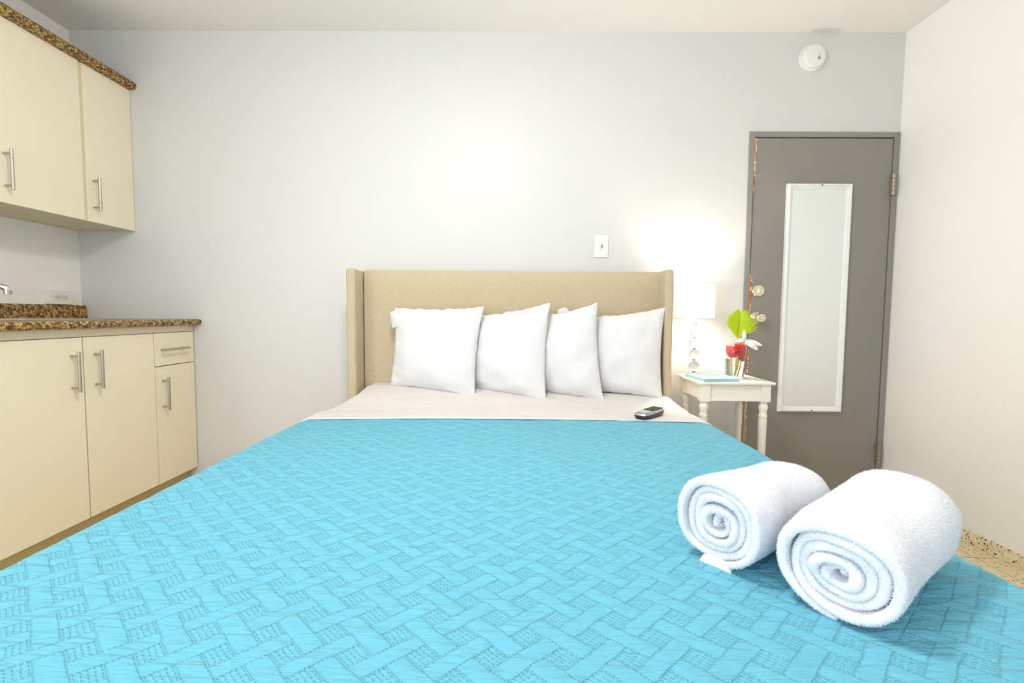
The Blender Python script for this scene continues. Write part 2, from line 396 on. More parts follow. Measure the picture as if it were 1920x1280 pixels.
# mirror hung on the door
mx0, mx1, mz0, mz1 = 1.468, 1.815, .490, 1.738
mr = thing('door_mirror', ((mx0 + mx1) / 2, YB - .01, mz0), 'tall narrow mirror in white moulded frame hung on the grey door', 'mirror')
fm = MB()
prof = [(0, 0), (0, .018), (.004, .024), (.011, .026), (.014, .020), (.019, .020), (.022, .016), (.030, .012), (.030, 0)]   # (inwards, out from the door)
cs = [(mx0, mz0, 1, 1), (mx1, mz0, -1, 1), (mx1, mz1, -1, -1), (mx0, mz1, 1, -1)]
P = [[(cx + sx * a, YB - .002 - h, cz + sz * a) for a, h in prof] for cx, cz, sx, sz in cs]; P.append(P[0])
fm.grid(P); obj('mirror_frame', fm, 'white_gloss', mr, sharp=20)
obj('mirror_glass', B(mx0 + .022, mx1 - .022, YB - .012, YB - .004, mz0 + .022, mz1 - .022), 'mirror', mr)
for z in (mz1 - .010, mz0 + .010):
    obj('screw', MB().lathe([(0, 0), (.0035, 0), (.0035, -.003), (0, -.004)], ((mx0 + mx1) / 2 + .005, YB - .027, z), 12, 'Y', False), 'dark', mr)

# ------------------------------------------------------------------ switch, outlet, smoke detector
sw = thing('light_switch', (.4665, YB, 1.336), 'white light switch plate on the wall above the beige headboard', 'light switch')
obj('plate', B(.428, .505, YB - .007, YB - .0005, 1.336, 1.457), 'plastic', sw, bevel=.003, seg=3)
obj('toggle_surround', B(.459, .476, YB - .009, YB - .006, 1.378, 1.416), 'ivory', sw, bevel=.001)
tg = MB().prism([(0, 0), (-.016, .008), (-.017, .015), (-.002, .014)], lambda p: (.4635, YB - .008 + p[0], 1.389 + p[1]), lambda p: (.4715, YB - .008 + p[0], 1.389 + p[1]))
obj('toggle', tg, 'toggle', sw, label='grey toggle')
for z in (1.366, 1.427): obj('screw', MB().lathe([(0, 0), (.003, 0), (.003, -.002), (0, -.0025)], (.4665, YB - .007, z), 12, 'Y', False), 'plastic', sw)

ox = XL + .030
ou = thing('wall_outlet', (XL, 2.407, 1.053), 'white double power outlet box above the granite backsplash', 'outlet')
obj('outlet_box', B(XL, ox - .004, 2.350, 2.464, 1.0535, 1.126), 'plastic', ou, bevel=.003)
obj('cover_plate', B(ox - .006, ox, 2.349, 2.465, 1.0535, 1.127), 'plastic', ou, bevel=.002)
for yy in (2.389, 2.429):
    so = obj('socket', MB().lathe([(0, 0), (.017, 0), (.017, .003), (0, .003)], (ox - .001, yy, 1.090), 28, 'X', False), 'ivory', ou)
    so2 = MB().box(ox + .0018, ox + .0026, yy - .001, yy + .008, 1.0950, 1.0975).box(ox + .0018, ox + .0026, yy - .001, yy + .007, 1.0830, 1.0855)
    so2.lathe([(0, 0), (.0025, 0), (.0025, .0008), (0, .0008)], (ox + .0018, yy - .010, 1.090), 12, 'X', False)
    obj('slots', so2, 'dark', so)
obj('screw', MB().lathe([(0, 0), (.0025, 0), (.0025, .0015), (0, .0015)], (ox, 2.409, 1.090), 12, 'X', False), 'steel', ou)

sc = (1.572, YB - .0005, 2.400)
sd = thing('smoke_detector', sc, 'round white smoke detector high on the wall above the grey door', 'smoke detector')
obj('mounting_base', MB().lathe([(0, 0), (.068, 0), (.068, -.010), (.064, -.012), (0, -.012)], sc, 56, 'Y', False), 'plastic', sd)
obj('detector_body', MB().lathe([(.0, -.0125), (.063, -.0125), (.063, -.016), (.060, -.017), (.060, -.030), (.054, -.038), (.030, -.042), (0, -.043)], sc, 56, 'Y', False), 'plastic', sd)
sl = MB()
for i in range(3): sl.box(sc[0] + .012, sc[0] + .024, sc[1] - .0435, sc[1] - .041, sc[2] - .022 + i * .006, sc[2] - .0195 + i * .006)
sl.lathe([(0, -.0440), (.002, -.0440), (.002, -.0425), (0, -.0425)], (sc[0] + .018, sc[1], sc[2] + .005), 10, 'Y', False)
obj('sounder_slots', sl, 'dark', sd)
obj('test_button', MB().lathe([(0, -.0425), (.009, -.0425), (.009, -.0455), (0, -.046)], (sc[0] + .018, sc[1], sc[2] + .022), 20, 'Y', False), 'plastic', sd)

# ceiling light above the bed (out of the frame; it lights the room)
cl = thing('ceiling_lamp', (-.26, 1.0, ZC), 'round flush ceiling light above the bed', 'ceiling light')
obj('lamp_base', MB().lathe([(0, 0), (.15, 0), (.15, -.03), (.13, -.04), (0, -.04)], (-.26, 1.0, ZC), 40, 'Z', False), 'plastic', cl)
obj('diffuser', MB().lathe([(.125, -.041), (.122, -.07), (.10, -.09), (.05, -.10), (0, -.102)], (-.26, 1.0, ZC), 40, 'Z', False), 'diffuser', cl)

# ------------------------------------------------------------------ kitchen cabinets on the left wall
XB, XU = -1.810, -2.117
def bar_handle(parent, x, y, z0, z1=None, y1=None, pin=.018):
    """vertical bar if z1 given, horizontal bar if y1 given"""
    r = .0062; xo = x + .033; h = MB()
    if y1 is None:
        h.cyl((xo, y, z0), (xo, y, z1), r, n=20); posts = [(y, z0 + pin), (y, z1 - pin)]
    else:
        h.cyl((xo, y, z0), (xo, y1, z0), r, n=20); posts = [(y + pin, z0), (y1 - pin, z0)]
    o = obj('bar_handle', h, 'steel', parent, bevel=.0006)
    for (a, b) in posts: obj('handle_post', MB().cyl((x, a, b), (xo, a, b), .0052, n=16), 'steel', o)
    return o
G = .002
def cab_box(parent, x0, x1, y0, y1, z0, z1, top=True, t=.018):
    b = MB().box(x0, x1, y0, y0 + t, z0, z1).box(x0, x1, y1 - t, y1, z0, z1).box(x0, x1, y0 + t, y1 - t, z0, z0 + t).box(x0, x1 if top else x0 + .03, y0 + t, y1 - t, z1 - t, z1).box(x0, x0 + .006, y0 + t, y1 - t, z0 + t, z1 - t)
    return obj('cabinet_body', b, 'cream_edge', parent, bevel=.001)
# sink cabinet, two doors
y0, y1, y2, y3 = 1.500, 1.889, 2.265, 2.5485
cb = thing('sink_cabinet', (-2.12, (y0 + y2) / 2, 0), 'cream two-door base cabinet under the sink, nearest the bed foot', 'cabinet')
cab_box(cb, XL + .001, XB - .020, y0, y2 - .001, .128, .944, top=False)
obj('front_rail', B(XB - .020, XB - .004, y0, y2 - .001, .9115, .944), 'cream', cb, bevel=.001)
for (a, b, hy) in ((y0 + G, y1 - .003, 1.836), (y1 + .003, y2 - G, 1.940)):
    dr = obj('door', B(XB - .0185, XB, a, b, .139, .9095), 'cream', cb, bevel=.0012)
    bar_handle(dr, XB, hy, .687, .853)
obj('kick_board', B(XB - .065, XB - .05, y0, y2 - .001, 0, .127), 'kick', cb)
obj('cabinet_side', B(XL + .001, XB - .05, y0, y0 + .018, 0, .127), 'cream_edge', cb)
# drawer cabinet
cb = thing('drawer_cabinet', (-2.12, (y2 + y3) / 2, 0), 'narrow cream base cabinet with one drawer, in the room corner', 'cabinet')
cab_box(cb, XL + .001, XB - .020, y2, y3, .128, .944)
obj('front_rail', B(XB - .020, XB - .004, y2, y3, .9115, .944), 'cream', cb, bevel=.001)
dr = obj('door', B(XB - .0185, XB, y2 + G, y3 - .004, .139, .7385), 'cream', cb, bevel=.0012); bar_handle(dr, XB, 2.310, .514, .684)
dw = obj('drawer', B(XB - .0185, XB, y2 + G, y3 - .004, .7425, .9095), 'cream', cb, bevel=.0012); bar_handle(dw, XB, 2.292, .825, y1=2.470)
obj('kick_board', B(XB - .065, XB - .05, y2, y3, 0, .127), 'kick', cb)

# more base units of the run towards the camera are outside the frame
def nosed(z0, z1, xa, xb, n=8):
    """slab outline in (x,z): square back, bull-nosed front"""
    r = (z1 - z0) / 2; c = (z0 + z1) / 2
    return [(xa, z0), (xb - r, z0)] + [(xb - r + r * math.cos(a), c + r * math.sin(a)) for a in np.linspace(-PI / 2, PI / 2, n + 1)[1:-1]] + [(xb - r, z1), (xa, z1)]
CT = .980
ct = thing('countertop', (-2.1, 2.02, .945), 'brown speckled granite-look worktop with a low backsplash', 'countertop')
sk0, sk1, sxa, sxb = 1.62, 2.13, -2.33, -1.90     # sink cut-out
w = MB()
def run(poly, ya, yb): w.prism(poly, lambda p: (p[0], ya, p[1]), lambda p: (p[0], yb, p[1]))
run(nosed(.945, CT, sxb, -1.763), 1.30, YB - .001)
for (xa, xb, ya, yb) in ((XL + .001, sxb, 1.30, sk0), (XL + .001, sxb, sk1, YB - .001), (XL + .001, sxa, sk0, sk1)): w.box(xa, xb, ya, yb, .945, CT)
obj('worktop', w, 'granite', ct)
bs = MB().prism([(XL + .001, CT), (XL + .034, CT), (XL + .028, 1.046), (XL + .022, 1.052), (XL + .001, 1.052)], lambda p: (p[0], 1.30, p[1]), lambda p: (p[0], YB - .003, p[1]))
obj('backsplash', bs, 'granite', ct, bevel=.001)
sn = thing('kitchen_sink', (-2.115, 1.875, .95), 'stainless steel drop-in sink set in the granite worktop', 'sink')
rim = MB(); R0 = (-2.345, -1.865, 1.585, 2.165)
rings = []
for (ins, z) in ((0, CT + .0005), (0, CT + .004), (.012, CT + .005), (.045, CT + .003), (.050, CT - .01), (.062, CT - .15), (.09, CT - .165)):
    rr = .03; pts = []
    for (cx, cy, a0) in ((R0[1], R0[3], 0), (R0[0], R0[3], PI / 2), (R0[0], R0[2], PI), (R0[1], R0[2], 1.5 * PI)):
        sxn = 1 if cx == R0[1] else -1; syn = 1 if cy == R0[3] else -1
        for k in range(7):
            a = a0 + PI / 2 * k / 6; pts.append((cx - sxn * (ins + rr) + rr * math.cos(a), cy - syn * (ins + rr) + rr * math.sin(a), z))
    rings.append(pts)
rim.grid(rings, wrap=True); n0 = len(rim.v); rim.f.append(tuple(range(n0 - 28, n0)))
obj('basin', rim, 'steel', sn, sharp=50)
obj('drain', MB().lathe([(0, .002), (.028, .002), (.03, 0), (.0, 0)], (-2.115, 1.875, CT - .164), 24, 'Z', False), 'dark', sn)
fc = thing('faucet', (-2.385, 1.875, CT), 'chrome swan-neck faucet spout over the sink', 'faucet')
obj('faucet_base', MB().lathe([(0, 0), (.020, 0), (.020, .012), (.013, .02), (.013, .11), (0, .115)], (-2.373, 1.80, CT + .0005), 24, 'Z', False), 'chrome', fc)
sp = [(-2.378, 1.80, 1.07), (-2.365, 1.812, 1.105), (-2.33, 1.845, 1.120), (-2.26, 1.91, 1.125), (-2.215, 1.95, 1.124), (-2.203, 1.962, 1.116), (-2.20, 1.965, 1.106)]
obj('spout', MB().tube(sp, [.010, .009, .0085, .0085, .0105, .0135, .0135], 16), 'chrome', fc)
obj('aerator', MB().cyl((-2.20, 1.965, 1.106), (-2.20, 1.965, 1.088), .0135, n=20), 'steel', fc)

# wall cabinets
UZ0, UZ1 = 1.463, 2.222
u0, u1, u2 = 1.500, 2.253, 2.5485
cu = thing('wall_cabinet', (-2.28, (u0 + u1) / 2, UZ0), 'wide cream wall cabinet cut off by the left edge of the photo', 'cabinet', 'cream wall cabinets')
cab_box(cu, XL + .001, XU - .019, u0, u1, UZ0, UZ1)
da = obj('door', B(XU - .018, XU, 1.850, u1, UZ0 + .001, UZ1), 'cream', cu, bevel=.0012); bar_handle(da, XU, 1.906, 1.517, 1.684)
da = obj('door', B(XU - .018, XU, u0, 1.846, UZ0 + .001, UZ1), 'cream', cu, bevel=.0012)
cu2 = thing('wall_cabinet', (-2.28, (u1 + u2) / 2, UZ0), 'narrow cream single-door wall cabinet in the room corner', 'cabinet', 'cream wall cabinets')
cab_box(cu2, XL + .001, XU - .019, u1 + .001, u2, UZ0, UZ1)
obj('filler_strip', B(XU - .019, XU - .005, u1 + .001, 2.272, UZ0, UZ1), 'cream_edge', cu2)
da = obj('door', B(XU - .018, XU, 2.2725, u2, UZ0 + .001, UZ1), 'cream', cu2, bevel=.0012); bar_handle(da, XU, 2.305, 1.519, 1.685)
gt = MB().prism(nosed(UZ1 + .001, UZ1 + .044, XL + .001, -2.078), lambda p: (p[0], 1.30, p[1]), lambda p: (p[0], YB - .001, p[1]))
tag(obj('cabinet_cornice', gt, 'granite', origin=(-2.25, 1.9, UZ1)), 'brown granite-look trim along the top of the wall cabinets', 'trim')

# ------------------------------------------------------------------ bed
def sstep(a, b, x):
    t = np.clip((x - a) / (b - a), 0, 1); return t * t * (3 - 2 * t)
ZT = .585
def xcR(y): return .755 + .035 * (1 - sstep(.7, 1.35, y))
XCL = -.828
def rise(x, y):
    """the head of the bed stands a little higher, most of all on the left"""
    amp = .058 - .030 * sstep(-.45, .6, x)
    return amp * sstep(1.98, 2.36, y)
def cloth_pt(s, y, off, r=.05, head=False, drop_wave=0.0):
    """s: arc length across the bed, 0 at x=-.035"""
    xr = xcR(y); xl = XCL; xm = -.035; R = r + off
    if head:
        k = float(sstep(1.9, 2.3, y)); xr -= .03 * k; xl += .11 * k; R = R + .035 * k
    z = ZT + off
    if s > 0: flat = xr - xm; sg = 1
    else: flat = xm - xl; sg = -1
    a = abs(s)
    if a <= flat: x = xm + sg * a; dz = 0
    elif a <= flat + R * PI / 2:
        t = (a - flat) / R; x = xm + sg * (flat + R * math.sin(t)); dz = R * (1 - math.cos(t))
    else:
        d = a - flat - R * PI / 2; dz = R + d
        x = xm + sg * (flat + R + drop_wave * min(1, d / .12) * (.5 + .5 * math.sin(y * 17 + sg)) * .02)
    return x, z - dz

bed = thing('bed', (-.03, 1.3, 0), 'queen bed with a beige linen winged headboard against the wall', 'bed')
HY = 2.405
hbz = 1.247
hb = MB()
n = 40; P = []
for i in range(n + 1):                                   # softly padded front panel
    row = []
    x = -.800 + 1.545 * i / n
    for j in range(25):
        z = .25 + (hbz - .25) * j / 24
        e = min(1, .55 + (1.0 - abs(2 * i / n - 1)) * 9) ; f_ = min(1, (hbz - z) / .03)
        row.append((x, HY + .018 - .018 * math.sqrt(max(0, 1 - (1 - e) ** 2)) * math.sqrt(max(0.0, 1 - (1 - f_) ** 2)) , z))
    P.append(row)
hb.grid(P)
hb.box(-.800, .745, HY + .018, HY + .085, .25, hbz)
obj('headboard_panel', hb, 'linen', bed)
def wing(x0, x1, y0_, top):
    w = MB(); r = .014; pts = []
    for (cx, cy, a0) in ((x1 - r, HY + .085 - r, 0), (x0 + r, HY + .085 - r, PI / 2), (x0 + r, y0_ + r, PI), (x1 - r, y0_ + r, 1.5 * PI)):
        for k in range(7): a = a0 + PI / 2 * k / 6; pts.append((cx, cy, math.cos(a), math.sin(a)))
    L = []
    for (z, rr) in [(.0, r)] + [(z, r) for z in np.linspace(.1, top - .012, 22)] + [(top - .004, r - .004), (top, r - .012)]:
        wob = lambda q: .0012 * math.sin(z * 31 + q * 5)
        L.append([(cx + c * rr + wob(1), cy + s_ * rr + wob(2), z) for cx, cy, c, s_ in pts])
    w.grid(L, wrap=True); n0 = len(w.v); w.f.append(tuple(range(n0 - 28, n0)))
    o = obj('headboard_wing', w, 'linen', bed, sharp=60)
    return o
wl = wing(-.852, -.806, 2.285, 1.243); wr = wing(.742, .786, 2.285, 1.249)
obj('bed_base', B(-.80, .74, .35, 2.40, .10, .30), 'linen', bed, bevel=.01)
for x in (-.74, .68):
    for y in (.42, 1.35, 2.3): obj('leg', MB().cyl((x, y, 0), (x, y, .10), .022, .028, 20), 'dark', bed)
tag(obj('mattress', B(-.80, .73, .34, 2.395, .301, .558), 'mattress', origin=(-.03, 1.3, .301), bevel=.03, seg=4), 'white mattress on the bed under the sheet and quilt', 'mattress')

# quilt
def hq(x, y):
    """puffed strips of the basket-weave stitching"""
    xs, ys = x / .086, y / .076
    s = xs + ys + 100 - .15; q = xs - ys + 100 + .18
    fs, ft = s % 1, q % 1; uo = (math.floor(s) + math.floor(q)) % 2 > .5
    if fs < A_ and not (ft < A_ and not uo): return (max(0, 4 * fs / A_ * (1 - fs / A_))) ** .5
    if ft < A_: return (max(0, 4 * ft / A_ * (1 - ft / A_))) ** .5
    return .25
def fold_y(x): return 1.845 - .040 * ((x + .05) / .85) ** 2 + (.010 * (x + .05))
nx, ny = 400, 330
sL, sR = -1.18, 1.10
P = np.zeros((nx, ny, 3)); UVq = np.zeros((nx, ny, 2))
for i in range(nx):
    s_ = sL + (sR - sL) * i / (nx - 1)
    for j in range(ny):
        yy = .27 + (fold_y(max(-.9, min(.85, s_))) + .03 - .27) * j / (ny - 1)
        x, z = cloth_pt(s_, yy, -.002, .05, drop_wave=1.0)
        nz = noise.noise(Vector((s_ * 5, yy * 5, 3.1))) * .0035 + noise.noise(Vector((s_ * 17, yy * 14, 9.1))) * .0018
        h = .0008 * hq(s_ - .035, yy) + nz
        onfold = float(sstep(fold_y(x) - .02, fold_y(x) + .012, yy)) * .004
        P[i, j] = (x + (h * (1 if s_ > 0 else -1) if z < ZT - .03 else 0), yy, z + (h if z > ZT - .03 else 0) - onfold)
        UVq[i, j] = (s_ - .035, yy)
mb = MB().grid(P)
# foot end turned down
foot = [[(P[i, 0, 0], P[i, 0, 1] - .05 * math.sin(t) - (.0), P[i, 0, 2] - .05 * (1 - math.cos(t)) - (.18 * max(0.0, min(1.0, (P[i, 0, 2] - .30) / .25)) if k == 4 else 0)) for k, t in enumerate((0, .5, 1.0, 1.57, 1.571))] for i in range(nx)]
foot = np.array(foot); foot[:, 4, 2] = np.minimum(foot[:, 4, 2], foot[:, 3, 2])
mb.grid(foot)
q = obj('quilt', mb, 'quilt', origin=(-.03, 1.0, .585), fixn=False, sharp=180)
uvl = q.data.uv_layers.new(name='cloth')
vi = np.zeros(len(q.data.loops), int); q.data.loops.foreach_get('vertex_index', vi)
allv = np.concatenate([UVq.reshape(-1, 2), np.stack([np.repeat(UVq[:, 0, 0], 5), np.tile([.27, .25, .23, .21, .03], nx)], 1)])
uvl.data.foreach_set('uv', allv[vi].ravel().astype(np.float32))
md = q.modifiers.new('thick', 'SOLIDIFY'); md.thickness = .009; md.offset = -1
tag(q, 'turquoise basket-weave stitched quilt spread over the bed', 'quilt')
# under sheet turned back over the quilt at the head
nx2, ny2 = 190, 90
P = np.zeros((nx2, ny2, 3))
for i in range(nx2):
    s_ = -1.16 + 2.27 * i / (nx2 - 1)
    for j in range(ny2):
        v_ = j / (ny2 - 1)
        fy = fold_y(max(-.9, min(.85, s_)))
        yy = fy + (HY - .003 - fy) * v_ ** 1.15
        x, z = cloth_pt(s_, yy, .007, .05, head=True)
        ed = float(sstep(fy, fy + .012, yy))                     # rolled edge
        lift = .0035 * math.sqrt(max(0, ed)) - .0005
        wv = noise.noise(Vector((s_ * 3.0, yy * 9, 1.7))) * .006 * float(sstep(fy + .02, fy + .12, yy)) + noise.noise(Vector((s_ * 2, yy * 3, 5))) * .004
        P[i, j] = (x, yy, z + rise(x, yy) + lift + wv)
mb = MB().grid(P)
fr_ = [[tuple(P[i, 0]), (P[i, 0, 0], P[i, 0, 1] - .002, P[i, 0, 2] - .003), (P[i, 0, 0], P[i, 0, 1] + .002, P[i, 0, 2] - .0065)] for i in range(nx2)]
mb.grid(fr_)
sh = obj('bed_sheet', mb, 'sheet', origin=(-.03, 2.1, .60), fixn=False, sharp=180)
tag(sh, 'smooth white sheet folded back over the quilt below the pillows', 'sheet')
# dark blue tube standing in for the shadow line under the sheet fold
hp = [(x, fold_y(x) - .006, ZT + .0055) for x in np.linspace(-.83, .75, 60)]
obj('fold_shadow_line', MB().tube(hp, .0030, 8), 'fold_shadow', q, label='dark blue painted shadow line under the sheet fold')

# ------------------------------------------------------------------ pillows
def pillow(name, bl, br, tr, tl, T, seed, label, flap=None, sag=.0):
    bl, br, tr, tl = map(Vector, (bl, br, tr, tl))
    nrm = (br - bl).cross(tl - bl).normalized()
    if nrm.y > 0: nrm = -nrm
    N = 56; pts = {}; v = []; f = []
    def pos(a, b, side):
        cu = .075 * (1 - b * b) * a; cv = .06 * (1 - a * a) * b
        a2, b2 = a - cu, b - cv
        u, w_ = (a2 + 1) / 2, (b2 + 1) / 2
        p = bl * (1 - u) * (1 - w_) + br * u * (1 - w_) + tr * u * w_ + tl * (1 - u) * w_
        e = max(0.0, (1 - a ** 4)) * max(0.0, (1 - b ** 4))
        base = (max(0.0, (1 - abs(a) ** 2.4)) * max(0.0, (1 - abs(b) ** 2.4))) ** .55
        th = T * base * (1.12 - .12 * b)
        rad = math.sqrt(a * a + b * b)
        wr_ = noise.noise(Vector((a * 2.1 + seed, b * 2.1, seed * 1.3))) * .016 * e
        # puckers running in from the side seams
        pk = noise.noise(Vector((a * 1.5 + seed * 3, b * 13 + a * 2.5, seed))) * .0075 * max(0, abs(a) - .25) * (1 - a ** 8)
        pk += noise.noise(Vector((a * 12 + b * 2, b * 1.5 + seed * 2, seed + 4))) * .006 * max(0, abs(b) - .35) * (1 - b ** 8)
        rim = noise.noise(Vector((a * 6 + seed, b * 6, 2.0))) * .006 * (1 - e)
        return p + nrm * (side * (th + wr_ * side + pk)) + nrm * rim + (tr - br).normalized() * rim
    for side in (1, -1):
        for i in range(N + 1):
            for j in range(N + 1):
                a = math.sin((2 * i / N - 1) * PI / 2 * .995) if 0 < i < N else (2 * i / N - 1)
                b = math.sin((2 * j / N - 1) * PI / 2 * .995) if 0 < j < N else (2 * j / N - 1)
                edge = i in (0, N) or j in (0, N)
                if edge and side == -1: pts[(side, i, j)] = pts[(1, i, j)]; continue
                pts[(side, i, j)] = len(v); v.append(pos(a, b, 0 if edge else side))
        for i in range(N):
            for j in range(N):
                g = (pts[(side, i, j)], pts[(side, i + 1, j)], pts[(side, i + 1, j + 1)], pts[(side, i, j + 1)])
                f.append(g if side == 1 else g[::-1])
    o = obj(name, MB().add(v, f), 'pillow', origin=(bl + br) / 2, sharp=180)
    tag(o, label, 'pillow', 'white pillows against the headboard')
    if flap:
        cx, cy, cz, w0, h0, rot = flap; P_ = []
        for i in range(13):
            row = []
            for j in range(13):
                a, b = i / 12 * 2 - 1, j / 12 * 2 - 1
                x_ = a * w0 * (1 - .35 * b); z_ = b * h0
                x2 = x_ * math.cos(rot) - z_ * math.sin(rot); z2 = x_ * math.sin(rot) + z_ * math.cos(rot)
                row.append((cx + x2, cy - .012 * math.cos(a * 1.8) * math.cos(b * 1.2) + .003 * noise.noise(Vector((a * 3, b * 3, seed))), cz + z2))
            P_.append(row)
        fo = obj('pillowcase_flap', MB().grid(P_), 'pillow', o, sharp=180)
        md = fo.modifiers.new('thick', 'SOLIDIFY'); md.thickness = .006
    return o
pillow('pillow', (-.648, 2.335, .648), (-.196, 2.205, .606), (-.160, 2.285, 1.058), (-.628, 2.365, 1.050), .062, 1.0,
       'leftmost white square pillow leaning on the headboard', flap=(-.612, 2.335, .992, .026, .040, .35))
pillow('pillow', (-.262, 2.350, .628), (.150, 2.185, .598), (.170, 2.265, 1.078), (-.262, 2.365, 1.005), .062, 2.3,
       'white pillow second from the left with a high right corner')
pillow('pillow', (.035, 2.355, .615), (.432, 2.205, .600), (.402, 2.275, 1.080), (.050, 2.368, 1.000), .060, 3.7,
       'white pillow third from the left, creased along its right side', flap=(.245, 2.375, 1.030, .030, .022, .25))
pillow('pillow', (.325, 2.355, .622), (.726, 2.235, .606), (.745, 2.290, 1.060), (.345, 2.368, 1.010), .060, 5.2,
       'rightmost white pillow beside the headboard wing and the lamp')

# ------------------------------------------------------------------ remote
def rot_box(cx, cy, cz, ang):
    M_ = Matrix.Translation((cx, cy, cz)) @ Matrix.Rotation(ang, 4, 'Z'); return M_
RA = math.radians(47)
RM = rot_box(.570, 1.912, .5960, RA) @ Matrix.Scale(1.15, 4)
rem = thing('remote_control', (.570, 1.912, .5960), 'silver and black handset remote lying on the white sheet', 'remote control')
def rprism(poly_, z0, z1, k0=1, k1=1):
    return MB().prism(poly_, lambda p: RM @ Vector((p[0] * k0, p[1] * k0, z0)), lambda p: RM @ Vector((p[0] * k1, p[1] * k1, z1)))
outl = [(-.079, -.022), (-.083, -.012), (-.084, 0), (-.083, .012), (-.079, .022), (-.04, .0265), (.03, .0265), (.068, .023), (.080, .015), (.083, 0), (.080, -.015), (.068, -.023), (.03, -.0265), (-.04, -.0265)]
obj('lower_shell', rprism(outl, 0, .013, .90, 1.0), 'rem_black', rem, bevel=.002)
obj('upper_shell', rprism(outl, .0132, .021, 1.0, .93), 'rem_silver', rem, bevel=.002)
obj('face_panel', rprism([(x * .88, y * .82) for x, y in outl], .0205, .0222), 'grey_panel', rem, bevel=.0008)
obj('display', MB().box(-.064, -.020, -.016, .016, .0222, .0230, RM), 'rem_screen', rem)
for i in range(4):
    for j in range(3): obj('key', MB().box(-.012 + i * .020, .003 + i * .020, -.0195 + j * .0137, -.0085 + j * .0137, .0222, .0250, RM), 'rem_key', rem, bevel=.001)

# ------------------------------------------------------------------ nightstand
TX0, TX1, TY0, TY1, TZ = .888, 1.262, 2.200, 2.515, .700
ns = thing('nightstand', ((TX0 + TX1) / 2, (TY0 + TY1) / 2, 0), 'small antique-white nightstand with turned legs beside the bed', 'nightstand')
tp = MB().box(TX0, TX1, TY0, TY1, TZ - .014, TZ)
obj('tabletop', tp, 'table', ns, bevel=.005, seg=4)
a0, a1 = TZ - .098, TZ - .0145
LB = .046
lx = (TX0 + .018, TX1 - .018 - LB); ly = (TY0 + .012, TY1 - .012 - LB)
obj('apron', B(lx[0] + LB, lx[1], TY0 + .022, TY0 + .040, a0 + .006, a1), 'table', ns, bevel=.001)
obj('apron', B(lx[0] + LB, lx[1], TY1 - .040, TY1 - .022, a0 + .006, a1), 'table', ns, bevel=.001)
obj('apron', B(TX0 + .026, TX0 + .044, ly[0] + LB, ly[1], a0 + .006, a1), 'table', ns, bevel=.001)
obj('apron', B(TX1 - .044, TX1 - .026, ly[0] + LB, ly[1], a0 + .006, a1), 'table', ns, bevel=.001)
obj('apron_bead', B(lx[0] + LB, lx[1], TY0 + .016, TY0 + .024, a0 + .002, a0 + .012), 'table', ns, bevel=.002)
lp = [(0, 0), (.012, 0), (.0135, .02), (.016, .25), (.019, .48), (.0195, .51), (.0175, .520), (.0205, .527), (.0205, .534), (.0165, .541), (.0175, .555), (.0215, .570), (.0215, .578), (.018, .586), (.0155, .592), (.021, .598), (.021, a0), (0, a0)]
for x in lx:
    for y in ly:
        lg = MB().box(x, x + LB, y, y + LB, a0, a1)
        lg.lathe(lp, (x + LB / 2, y + LB / 2, 0), 28, 'Z', False)
        obj('leg', lg, 'table', ns, bevel=.0015)

# ------------------------------------------------------------------ table lamp
LX, LY = .957, 2.448
tl_ = thing('table_lamp', (LX, LY, TZ), 'lit table lamp with white drum shade on stacked crystal balls', 'lamp')
obj('lamp_foot', MB().lathe([(0, 0), (.038, 0), (.038, .006), (.032, .010), (.012, .014), (.009, .022), (0, .022)], (LX, LY, TZ + .0005), 36, 'Z', False), 'crystal', tl_)
z = TZ + .0235
for r in (.0285, .0275, .026, .0245):
    pr = [(max(.0005, r * math.sin(PI * k / 20)), z + r - r * math.cos(PI * k / 20)) for k in range(21)]
    obj('crystal_ball', MB().lathe(pr, (LX, LY, 0), 32, 'Z', False), 'crystal', tl_)
    z += 2 * r + .0005
    obj('metal_spacer', MB().lathe([(0, 0), (.008, 0), (.010, .003), (.008, .006), (0, .006)], (LX, LY, z), 20, 'Z', False), 'hinge', tl_)
    z += .0065
obj('lamp_neck', MB().lathe([(0, 0), (.009, 0), (.009, .03), (.013, .032), (.013, .062), (0, .064)], (LX, LY, z), 20, 'Z', False), 'steel', tl_)
SZ0, SZB, SR_ = 1.003, 1.189, .0945
sp_ = [(SR_, SZ0), (SR_, SZB), (SR_ - .002, SZB), (SR_ - .002, SZ0), (SR_, SZ0)]
sho = obj('lamp_shade', MB().lathe(sp_, (LX, LY, 0), 64, 'Z', False), 'shade', tl_)
for zz in (SZ0, SZB - .003):
    obj('shade_trim', MB().lathe([(SR_ + .0012, zz), (SR_ + .0012, zz + .003), (SR_ + .0002, zz + .003), (SR_ + .0002, zz), (SR_ + .0012, zz)], (LX, LY, 0), 64, 'Z', False), 'trimtape', sho)
spd = MB()
for k in range(3):
    a = 2 * PI * k / 3 + .4; spd.cyl((LX, LY, SZ0 + .02), (LX + (SR_ - .002) * math.cos(a), LY + (SR_ - .002) * math.sin(a), SZ0 + .02), .0012, n=8)
obj('shade_spider', spd, 'steel', sho)
BULB.location = (LX, LY, 1.095)

